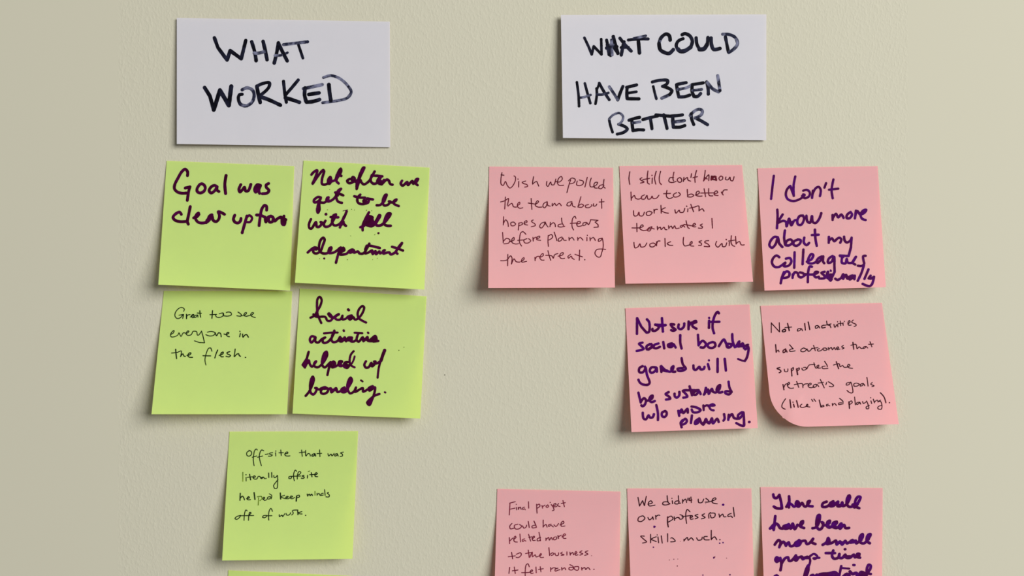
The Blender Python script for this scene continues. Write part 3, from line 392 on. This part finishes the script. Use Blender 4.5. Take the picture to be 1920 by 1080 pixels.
INK['smallgroup'] = [
(1430,910,8,42,"""160,137 172,182 212,190 250,142; ! 252,145 280,260 290,345; 285,348 210,343 168,318; 397,165 400,240 395,330; 357,322 400,272 440,290 472,320 540,255 515,240 500,290 540,320 592,265 620,310 645,320 708,235 682,245 682,302 748,315; w50 375,310 395,260; w46 510,300 540,260;
960,245 902,272 897,320 960,320 1000,292; 1060,240 1012,270 1012,310 1060,310 1105,265 1132,245 1122,310 1170,310 1195,255 1205,310 1262,280 1310,180 1302,152 1272,190 1262,270 1292,320 1340,320; w56 1030,290 1070,270; w52 1125,300 1190,300; w48 1290,160 1275,240; 1400,282 1352,292 1380,330 1440,250 1468,175 1435,170 1392,230 1392,310 1450,343; w56 1360,310 1420,280"""),
(1430,910,8,42,"""190,462 177,580 167,668; 112,648 190,572 230,590 262,640 300,650; w50 150,640 180,600; 380,590 312,620 332,650 385,640 392,582 422,650 452,575 482,658 522,592; w62 340,620 375,620; w48 430,620 480,640; 540,600 600,572 605,535 580,552 562,612 622,640; w50 580,590 600,560;
748,643 800,630 850,540 855,445 832,452 812,520 812,620 852,663 890,640 910,562 890,552 930,600 1000,562 1010,532 980,542 962,602 1000,635 1080,580 1112,545 1062,562 1052,620 1112,640 1182,572 1162,650 1222,592 1242,640 1298,638; w48 850,470 825,560; w54 970,590 1000,560; w56 1070,600 1110,560; w54 1140,630 1215,600; w44 980,620 1100,625"""),
(1430,910,8,42,"""182,890 240,822 270,850 250,928; 255,910 312,845 350,908; 350,905 392,855 412,910 455,908 545,830 490,870 502,908 552,892 572,842 545,822; 580,840 640,832 662,880 700,870 758,802 735,850 792,880; w50 350,880 390,870; w50 480,890 560,845;
902,892 960,852 985,790 1002,840 965,880 1042,862 1100,830 1112,888 1162,842 1192,888 1242,832 1265,870 1350,820 1332,852 1400,832 1405,870 1500,780 1500,732 1465,760 1462,850 1520,870 1600,782 1618,732 1585,742 1562,830 1608,868; w60 1320,850 1390,840; w50 1490,750 1475,820; w48 1605,750 1585,810; w48 960,875 1000,850; w46 1110,860 1190,860"""),
(1430,990,8,42,"""250,462 212,440 192,480 212,508 260,472; w52 215,470 235,465; 265,450 282,540 268,633; 282,540 340,452 382,442 395,490 435,488 500,412 472,460 502,488 545,442 590,430 602,468 645,440 672,432; w64 490,450 520,450; w48 590,450 690,445; w34 700,432 715,490 700,558; w34 705,430 770,388 822,430 782,465 762,455 852,447; 948,376 1085,376; 1060,338 1042,420 1072,460 1140,440 1152,390 1145,440 1192,450 1242,400 1252,442 1312,445 1370,400 1385,440 1452,390 1422,388 1412,430 1462,445; w50 1230,430 1310,430; w56 1425,415 1445,405; w40 1234,318 1240,318"""),
(1430,990,8,42,"""w48 625,740 660,610 690,562; w40 690,570 685,640 650,740; ~ w20 690,595 665,690; w50 180,735 210,715 235,740; 725,715 760,705 775,740 815,700 830,740; w56 860,700 920,690 960,690 1020,680 1085,668 1120,700 1140,740; w54 880,730 1100,720; w38 1180,572 1165,640 1145,740; w32 1190,600 1300,610; w50 1310,655 1350,690 1400,675 1440,700 1480,662 1530,680; w50 1210,735 1265,690 1300,720; 1540,700 1612,620 1620,562 1592,552 1567,602 1570,670 1622,690; w54 1420,710 1560,700; w40 1362,555 1378,556"""),
]
# ------------------------------------------------------------------ the wall
bm = bmesh.new()
vs = [bm.verts.new(p) for p in [(-2, 0, -1.4), (2, 0, -1.4), (2, 0, 1.3), (-2, 0, 1.3), (-2, .12, -1.4), (2, .12, -1.4), (2, .12, 1.3), (-2, .12, 1.3)]]
for f in [(0, 1, 2, 3), (5, 4, 7, 6), (4, 0, 3, 7), (1, 5, 6, 2), (3, 2, 6, 7), (4, 5, 1, 0)]: bm.faces.new([vs[i] for i in f])
bmesh.ops.recalc_face_normals(bm, faces=bm.faces)
me = bpy.data.meshes.new('wall_back'); bm.to_mesh(me); bm.free()
wall = link('wall_back', me, [M['wall']]); wall.location = (0, 0, ZC); wall['kind'] = 'structure'

# ------------------------------------------------------------------ the sheets on it
mm = 0.001
GREEN = 'lime green sticky notes in the left column'; PINK = 'pink sticky notes in the right columns'; CARDS = 'white heading cards above the notes'
SHEETS = [
 # key, name, category, group, paper, inks, sheet, label
 ('worked', 'heading_card', 'card', CARDS, 'card', ('black', 'black_dry'), Sheet([(331.5, 33.5), (731, 40.5), (732, 276), (331.5, 270)], (1.8*mm, 0.8*mm), (2.8*mm, 0.7*mm), flat=0, power=1),
  'white heading card lettered WHAT WORKED in black marker above the green notes'),
 ('better', 'heading_card', 'card', CARDS, 'card', ('black', 'black_dry'), Sheet([(1051.7, 28), (1437, 27), (1436.7, 263), (1055.5, 258.5)], (3.8*mm, 1.2*mm), (4.5*mm, 1*mm), flat=0, power=1, wave=-0.5*mm),
  'white heading card lettered WHAT COULD HAVE BEEN BETTER above the pink notes'),
 ('goal', 'sticky_note', 'sticky note', GREEN, 'green', ('maroon', 'maroon'), Sheet([(312.6, 301.5), (551.7, 311.5), (544, 544.8), (296.8, 533.7)], (0.5*mm, 0.4*mm), (14*mm, 7*mm), side=0.8*mm),
  'lime green sticky note reading Goal was clear upfront in thick maroon marker'),
 ('often', 'sticky_note', 'sticky note', GREEN, 'green', ('maroon', 'maroon'), Sheet([(569.2, 301), (805.5, 314.4), (795.6, 543), (552.9, 530)], (0.5*mm, 0.4*mm), (13*mm, 10*mm)),
  'lime green sticky note reading Not often we get to be with full department'),
 ('flesh', 'sticky_note', 'sticky note', GREEN, 'green', ('greenpen', 'greenpen_dry'), Sheet([(307.3, 545.7), (547.7, 546.2), (538.3, 776.7), (284, 776.7)], (0.5*mm, 0.4*mm), (14*mm, 8*mm)),
  'lime green sticky note reading Great too see everyone in the flesh in thin pen'),
 ('social', 'sticky_note', 'sticky note', GREEN, 'green', ('maroon', 'maroon'), Sheet([(562.2, 541), (799.7, 555.6), (788, 784.8), (548.5, 775.5)], (0.5*mm, 0.4*mm), (9*mm, 9*mm)),
  'lime green sticky note reading Social activities helped w/ bonding in thick maroon marker'),
 ('offsite', 'sticky_note', 'sticky note', GREEN, 'green', ('greenpen', 'greenpen_dry'), Sheet([(430.5, 809.3), (671.4, 808.3), (660.9, 1047.8), (416.5, 1051)], (0.5*mm, 0.4*mm), (14*mm, 9*mm)),
  'lime green sticky note reading Off-site that was literally offsite in thin pen'),
 (None, 'sticky_note', 'sticky note', GREEN, 'green', None, Sheet([(428.3, 1069.3), (661, 1080), (655, 1318), (416, 1308)], (0.5*mm, 0.4*mm), (12*mm, 9*mm)),
  'lime green sticky note cut off at the bottom edge, below the off-site note'),
 ('polled', 'sticky_note', 'sticky note', PINK, 'pink', ('pinkpen', 'pinkpen'), Sheet([(917.2, 312.3), (1149.3, 314.6), (1153, 539.2), (915.5, 540)], (0.5*mm, 0.5*mm), (16*mm, 12*mm)),
  'pink sticky note reading Wish we polled the team about hopes and fears'),
 ('stillknow', 'sticky_note', 'sticky note', PINK, 'pink', ('pinkpen', 'pinkpen'), Sheet([(1161.3, 311.2), (1391.3, 309.5), (1412, 528.3), (1172.8, 532)], (0.5*mm, 0.5*mm), (14*mm, 10*mm)),
  'pink sticky note reading I still don\'t know how to better work with teammates'),
 ('colleagues', 'sticky_note', 'sticky note', PINK, 'pink', ('purple', 'purple'), Sheet([(1420.5, 315.5), (1645.5, 311.5), (1661, 538.5), (1433.5, 544.8)], (0.5*mm, 0.5*mm), (12*mm, 8*mm)),
  'pink sticky note reading I don\'t know more about my colleagues professionally'),
 ('sustained', 'sticky_note', 'sticky note', PINK, 'pink', ('purple', 'purple'), Sheet([(1172.6, 578), (1405.3, 570.9), (1420.8, 802.7), (1184.1, 810.2)], (0.5*mm, 0.5*mm), (13*mm, 7*mm)),
  'pink sticky note reading Not sure if social bonding gained will be sustained'),
 ('outcomes', 'sticky_note', 'sticky note', PINK, 'pink', ('darkpen', 'darkpen'), Sheet([(1426, 573.3), (1653.5, 567.9), (1685.3, 795.3), (1449.5, 802)], (0.5*mm, 0.5*mm), (15*mm, 9*mm), curl=66),
  'pink sticky note with a curled lower left corner reading Not all activities had outcomes'),
 ('random', 'sticky_note', 'sticky note', PINK, 'pink', ('redpen', 'redpen'), Sheet([(932.5, 916.7), (1163.3, 921.7), (1161, 1150), (926, 1147)], (0.5*mm, 0.5*mm), (12*mm, 10*mm)),
  'pink sticky note reading Final project could have related more, at the bottom edge'),
 ('skills', 'sticky_note', 'sticky note', PINK, 'pink', ('darkpen', 'darkpen'), Sheet([(1175.8, 915.8), (1408.8, 915.8), (1415, 1148), (1184.5, 1149)], (0.5*mm, 0.5*mm), (12*mm, 10*mm)),
  'pink sticky note reading We didn\'t use our professional skills much, at the bottom edge'),
 ('smallgroup', 'sticky_note', 'sticky note', PINK, 'pink', ('purple', 'purple'), Sheet([(1425.8, 913.3), (1655, 915), (1653.5, 1146), (1434, 1146)], (0.5*mm, 0.5*mm), (11*mm, 8*mm)),
  'pink sticky note reading There could have been more small group time, at the bottom edge'),
]
rng = random.Random(5)
for key, name, cat, grp, paper, inks, sh, label in SHEETS:
    thick = 0.0003 if paper == 'card' else 0.00012
    org = sh.point(0.5, 0.5)
    o = link(name, sheet_mesh(name, sh, org, thick), [M[paper]])
    o.location = org; o['label'] = label; o['category'] = cat; o['group'] = grp
    if not key: continue
    for ln in INK[key]:
        link('handwritten_line', ink_mesh('handwritten_line', sh, org, [ln], rng), [M[inks[0]], M[inks[1]]], o)
    if key in SPECKS:
        big, small = {'often': ('maroon', 'greenpen_dry'), 'social': ('greenpen', 'greenpen_dry'), 'skills': ('purple', 'redpen')}[key]
        for me, r in speck_meshes('ink_speck', sh, org, SPECKS[key], rng):
            link('ink_speck', me, [M[big if r > 10 else small]], o)

# a dark fleck in the paint of the wall
bm = bmesh.new()
vs = [bm.verts.new(at(834 + 1.0 * math.cos(q * math.pi / 4), 703 + 1.0 * math.sin(q * math.pi / 4), 0.0001) - Vector((0, 0, ZC))) for q in range(8)]
bm.faces.new(vs[::-1]); me = bpy.data.meshes.new('paint_fleck'); bm.to_mesh(me); bm.free()
link('paint_fleck', me, [M['wallmark']], wall)
